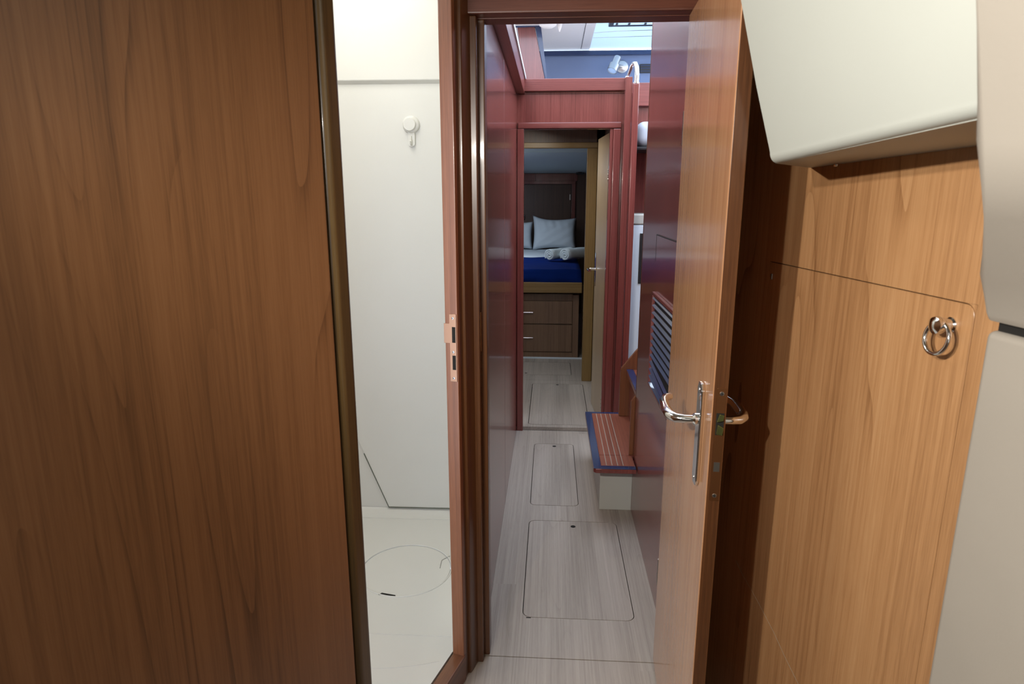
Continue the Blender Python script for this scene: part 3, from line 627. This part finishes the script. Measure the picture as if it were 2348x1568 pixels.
# black vent on the fascia
A = ony(1468, 146, 4.6); B = ony(1512, 166, 4.6)
av = thing('air_vent', 'small black vent with a silver clip on the slate blue fascia', 'vent', (A.x, 4.62, B.z))
W_, H_ = B.x - A.x, A.z - B.z
b = nb(); box(b, 0, W_, -.012, 0, 0, H_, .002); link('housing', b, M['black'], av)
b = nb()
for z in (.2, .5, .8): box(b, .006, W_ - .006, -.015, -.0125, H_ * z - .002, H_ * z + .002, .0005, 1)
link('louvres', b, M['louvre'], av)
b = nb(); box(b, W_ * .62, W_ * .9, -.022, -.0155, H_ * .3, H_ * .85, .002); link('clip', b, M['steel'], av)
# ceiling fittings in the saloon
P = onz(1257, 52, 2.30)
cl_ = thing('dome_lamp', 'round grey dome fitting on the beige headliner', 'ceiling fitting', (P.x - .002, P.y - .03, 2.30))
b = nb(); lathe(b, [(.055, 0), (.055, -.006), (.048, -.022), (.028, -.034), (0, -.038)], 28); link('dome', b, M['beige'], cl_)
P = onz(1283, 62, 2.28)
b = nb(); lathe(b, [(.016, 0), (.012, -.02), (.003, -.045), (0, -.046)], 16); tag(link('pull_knob', b, M['beige'], None, (P.x, P.y, 2.30)), 'small pointed grey knob hanging beside the dome fitting', 'knob')

# companionway background things
gu = thing('galley_unit', 'white-fronted unit behind the companionway post', 'unit', (.45, 3.62, 0))
b = nb(); box(b, -.012, .6, 0, .24, .02, 1.186, .006, 3); link('body', b, M['skywhite'], gu)
b = nb(); box(b, -.014, .6, -.004, .245, 1.188, 1.245, .008, 3); link('worktop', b, M['greybox'], gu)
b = nb(); p = ony(1468, 600, 3.6); box(b, p.x - .45 - .006, p.x - .45 + .012, -.006, 0, .86, 1.14, .001); link('edge_strip', b, M['black'], gu)
sf = thing('shelf', 'dark shelf in the companionway recess holding a pale cushion', 'shelf', (.44, 3.62, 1.585))
b = nb(); box(b, 0, .8, .0, .28, 0, .016, .003); link('board', b, M['black'], sf)
b = nb(); box(b, 0, .36, -.14, .14, -.065, .065, .045, 6); bmesh.ops.translate(b, vec=(.0, 0, .078), verts=b.verts)
tag(link('seat_cushion', b, M['cushion'], None, (.452, 3.775, 1.5925), 0, True), 'pale grey rounded cushion on the dark shelf', 'cushion')

# =================================================================== INNER DOOR
P0 = Vector((.303, YB + .034, 0)); P1_ = ony(1364, 600, 4.0); ang = math.atan2(P1_.x - P0.x, P1_.y - P0.y)
d3 = thing('door_3', 'pale beige wood door opened into the vestibule', 'door', P0, -ang, kind='structure')
Ld = math.hypot(P1_.x - P0.x, P1_.y - P0.y)
b = nb(); box(b, 0.0, .026, .002, Ld, FZ + .004, 1.672, .002); link('door_leaf', b, M['beige_door'], d3)
b = nb(); box(b, -.0035, -.0002, Ld - .065, Ld - .035, .80, 1.005, .001); link('handle_plate', b, M['chrome'], d3)
b = nb(); hz = .905; tube(b, [(-.003, Ld - .05, hz), (-.030, Ld - .05, hz), (-.045, Ld - .055, hz), (-.05, Ld - .07, hz), (-.05, Ld - .14, hz)], .009, 12); link('lever_handle', b, M['chrome'], d3)
for z in (1.455, .16):
    b = nb(); box(b, -.003, .004, -.006, .006, z - .04, z + .04, .001)
    for k in (-.025, 0, .025): lathe(b, [(.0045, 0), (.003, .002), (0, .003)], 10, Matrix.Translation((-.002, 0, z + k)) @ rot_to((-1, 0, 0)))
    link('hinge', b, M['chrome'], d3)

# =================================================================== FAR CABIN
YF = 5.17
bd = thing('berth', 'built-in dark wood berth with two drawers under the mattress', 'bed', (-.3, YF, FZ))
zx = lambda y, Y=YF: ony(1280, y, Y).z - FZ
xr = ony(1327, 720, YF).x + .3
dx = ony(1313, 720, YF).x + .3
b = nb(); box(b, -.69, dx, .012, .03, 0, zx(676)); box(b, dx, xr, 0, .03, 0, zx(676), .003); box(b, -.69, dx, 0.0, .014, zx(689), zx(674), .001); box(b, -.69, dx, .0, .012, 0, zx(808))
box(b, -.69, xr, .03, 2.05, 0, zx(676)); link('base', b, M['walnut_d'], bd)
bx = ony(1335, 655, YF - .07).x + .3
b = nb(); box(b, -.69, bx, -.07, 2.08, zx(672, YF - .07), zx(645), .006, 3); link('ledge_board', b, M['ochre_x'], bd)
for y0, y1, yh in ((690.5, 742, 716), (744.5, 806, 774)):
    b = nb(); box(b, -.55, dx - .004, -.006, .012, zx(y1), zx(y0), .002); dr = link('drawer', b, M['walnut_d'], bd)
    a_, c_ = ony(1199, yh, YF).x + .3, ony(1222, yh, YF).x + .3
    b = nb(); tube(b, [(a_, -.006, zx(yh)), (a_, -.02, zx(yh)), (c_, -.02, zx(yh)), (c_, -.006, zx(yh))], .0042, 8); link('drawer_handle', b, M['chrome'], dr)
struct('baseboard_berth', box(nb(), -1.0, .9, YF - .018, YF - .0015, FZ, FZ + .012, .002), M['skywhite'], 'thin white strip where the berth meets the sole', 'baseboard')
nb_ = thing('niche_shelf', 'dark open niche with a shelf right of the berth drawers', 'shelf', (.27, YF + .05, FZ))
b = nb(); box(b, 0, .6, .0, .35, .31, .325, .002); link('shelf_board', b, M['ochre_x'], nb_)
b = nb(); box(b, 0, .6, .36, .375, 0, .56); link('back_panel', b, M['walnut'], nb_)
# mattress, blanket, sheet
MT = .765
mx1 = bx - .3 - .01
def cloth_top(x0, x1, y0, y1, ztop, zbot, m, nx=30, ny=30, amp=.006, rnd=.05, name='blanket', seed=1):
    bm = nb(); rr = random.Random(seed); ph = [(rr.uniform(3, 14), rr.uniform(3, 14), rr.uniform(0, 6)) for _ in range(5)]
    grid = []
    for j_ in range(ny + 1):
        row = []
        for i in range(nx + 1):
            x = x0 + (x1 - x0) * i / nx; y = y0 + (y1 - y0) * j_ / ny
            z = ztop + amp * sum(math.sin(a * x * 2 + c * y * 1.4 + f) for a, c, f in ph) / 3
            row.append(bm.verts.new((x, y, z)))
        grid.append(row)
    # front skirt rounded
    fr = []
    for k in range(1, 9):
        row = []
        for i in range(nx + 1):
            x = x0 + (x1 - x0) * i / nx; t = k / 8; z = ztop - .008 - (ztop - zbot) * t ** .8
            y = y0 - rnd * math.sin(min(1, t * 1.6) * math.pi / 2) - .006 * math.sin(x * 23 + 2 * t) * t
            row.append(bm.verts.new((x, y, z)))
        fr.append(row)
    allr = fr[::-1] + grid
    for A_, B_ in zip(allr, allr[1:]):
        for i in range(nx): bm.faces.new([A_[i], A_[i + 1], B_[i + 1], B_[i]])
    # right skirt
    e = [r[-1] for r in allr]; low = [bm.verts.new((v.co.x + .01, v.co.y, zbot)) for v in e]
    for i in range(len(e) - 1): bm.faces.new([e[i], low[i], low[i + 1], e[i + 1]])
    bmesh.ops.recalc_face_normals(bm, faces=bm.faces)
    return link(name, bm, m, None, (0, 0, 0), 0, True)
b = nb(); box(b, -.98, mx1 - .02, YF - .02, YE - .06, zx(645) + FZ + .004, MT - .022, .03, 4)
tag(link('mattress', b, M['linen']), 'white mattress on the berth', 'mattress')
o = cloth_top(-.97, mx1, YF - .01, 6.22, MT, zx(646) + FZ, M['blue'], rnd=.045); tag(o, 'deep blue blanket spread over the near half of the berth', 'blanket')
o = cloth_top(-.97, mx1 - .015, 6.224, YE - .08, MT + .006, MT - .008, M['linen'], amp=.004, rnd=.0, name='bed_sheet', seed=3); tag(o, 'white sheet turned back beyond the blue blanket', 'sheet')
def pillow(name, cx, cy, w, h, th, lean, rz, label, seed):
    rr = random.Random(seed); bm = nb(); n = 26; rows = []
    for s in (1, -1):
        g = []
        for j_ in range(n + 1):
            row = []
            for i in range(n + 1):
                u = -1 + 2 * i / n; v = -1 + 2 * j_ / n
                e = max(0, (1 - u ** 4) * (1 - v ** 4)) ** .5
                pin = 1 - .13 * (1 - abs(v)) * 0 ; xx = u * w / 2 * (1 - .10 * (1 - v * v) * 0 - .07 * (1 - abs(v) ** 2) * abs(u)); zz = v * h / 2 * (1 - .13 * (1 - u * u) * abs(v)) + .030 * max(0, -u) ** 2.5 * (v + 1) / 2
                wr = .010 * math.sin(u * 17 + 3 * v + seed) * max(0, v) * (1 - abs(u)) + .003 * math.sin(u * 9 - v * 11 + seed)
                row.append(bm.verts.new((xx, s * (th / 2 * e) + wr * e * s, zz)))
            g.append(row)
        rows.append(g)
        for j_ in range(n):
            for i in range(n): bm.faces.new([g[j_][i], g[j_][i + 1], g[j_ + 1][i + 1], g[j_ + 1][i]])
    bmesh.ops.remove_doubles(bm, verts=bm.verts, dist=.0005); bmesh.ops.recalc_face_normals(bm, faces=bm.faces)
    bmesh.ops.transform(bm, matrix=Matrix.Rotation(lean, 4, 'X'), verts=bm.verts)
    o = link(name, bm, M['linen'], None, (cx, cy, MT + h / 2 * math.cos(lean) + .012), rz, True)
    return tag(o, label, 'pillow', 'pillows at the head of the berth')
pb = ony(1270, 577, 6.95); pt = ony(1270, 512, 7.1)
pillow('pillow', ony(1271, 550, 7.0).x, 7.03, .47, .345, .15, R(-14), R(2), 'whole white pillow standing against the dark locker behind the towels', 2)
pillow('pillow', ony(1221, 550, 7.1).x - .245, 7.08, .50, .30, .14, R(-12), R(-3), 'white pillow half hidden by the left door jamb', 5)
def towel(label, cx, cy, r, L, bear):
    t = thing('rolled_towel', label, 'towel', (cx, cy, MT + .005 + r), -bear, 'rolled towels on the blue blanket')
    bm = nb(); prof = []; N_ = 70; turns = 2.6; th = r * .24
    outp, inp = [], []
    for i in range(N_ + 1):
        a = i / N_ * turns * 2 * math.pi; rad = r * .22 + (r * .98 - r * .22) * i / N_
        wob = 1 + .035 * math.sin(a * 3.1)
        outp.append((rad * wob * math.cos(a), rad * wob * math.sin(a))); inp.append(((rad - th) * wob * math.cos(a), (rad - th) * wob * math.sin(a)))
    loops = []
    for k in range(9):
        y = L * k / 8; sh_ = 1 + .03 * math.sin(k * 2.1 + cx * 40); edge = .0 if 0 < k < 8 else 1
        loops.append(([bm.verts.new((x * sh_, y, z * sh_)) for x, z in outp], [bm.verts.new((x * sh_, y + (.004 if k == 0 else -.004 if k == 8 else 0), z * sh_)) for x, z in inp]))
    for (A_, A2), (B_, B2) in zip(loops, loops[1:]):
        for i in range(N_):
            bm.faces.new([A_[i], A_[i + 1], B_[i + 1], B_[i]]); bm.faces.new([A2[i + 1], A2[i], B2[i], B2[i + 1]])
    for (A_, A2) in (loops[0], loops[-1]):
        for i in range(N_): bm.faces.new([A_[i + 1], A_[i], A2[i], A2[i + 1]])
    bmesh.ops.recalc_face_normals(bm, faces=bm.faces)
    link('roll', bm, M['towel'], t, (0, 0, 0), 0, True)
    b2 = nb(); tube(b2, [(0, .02, 0), (0, L - .02, 0)], r * .22, 12); link('core_fold', b2, M['towel'], t)
    return t
tl = onz(1259, 601, MT); tr_ = onz(1294, 601, MT)
towel('white rolled towel on the blue blanket, the left one', tl.x, tl.y, .058, .36, R(38))
towel('white rolled towel on the blue blanket, the right one', tr_.x, tl.y - .03, .062, .38, R(42))
# wardrobe / locker door in the end wall
wa, wb_ = ony(1150, 423, YE), ony(1310, 423, YE); wt = ony(1320, 415, YE)
wr = thing('wardrobe', 'dark framed locker front behind the pillows', 'wardrobe', (-.3, YE, .75))
b = nb(); x1 = wb_.x + .3; z1 = wb_.z - .75; zt_ = wt.z - .75; xt = wt.x + .3
box(b, -.6, xt, -.03, 0, z1 + .004, zt_, .003); box(b, x1 + .005, xt, -.03, 0, 0, z1 + .004, .003); box(b, -.6, xt + .02, -.012, 0, zt_, 1.585 - .75, .001); link('frame', b, M['mahogany'], wr)
b = nb(); box(b, -.6, x1, -.022, -.001, 0, z1, .003); wd = link('wardrobe_door', b, M['walnut'], wr)
p = ony(1202, 498, YE - .05); b = nb(); tube(b, [(p.x + .3, -.024 - .02 * math.sin(a * math.pi / 8) , p.z - .75 + .028 * math.cos(a * math.pi / 8)) for a in range(9)], .006, 8); link('door_pull', b, M['chrome'], wd)
p = ony(1307, 452, YE - .03); b = nb(); box(b, p.x + .3 - .004, p.x + .3 + .006, -.034, -.022, p.z - .75 - .03, p.z - .75 + .03, .001); link('hinge', b, M['steel'], wd)
b = nb(); p = ony(1228, 400, YE - .01); box(b, p.x - .002, p.x + .002, YE - .0135, YE - .0121, 1.505, 1.585); tag(link('panel_joint', b, M['void'], wr), '', ''); 
pj = bpy.data.objects['panel_joint']; del pj['label']; del pj['category']; pj.matrix_parent_inverse = Matrix.Translation(-wr.location)
# ceiling fittings in the far cabin
A = onz(1202, 375, 1.652); B = onz(1238, 393, 1.628)
b = nb(); prism(b, [(-.10, .0), (.15, .35), (.165, .34), (-.07, -.02)], 'z', -.014, 0, .002); tag(link('fan_blade', b, M['steel'], None, (A.x + .02, A.y - .02, 1.655)), 'grey angled bracket under the far cabin ceiling', 'bracket')
p = ony(1331, 394, 7.1); b = nb(); box(b, -.045, .045, -.03, .03, -.02, .0, .004); box(b, -.02, .02, -.02, .02, 0, .014, .003)
tag(link('reading_lamp', b, M['black'], None, (p.x, 7.20, p.z - .005)), 'small black fitting high on the far cabin wall', 'lamp')
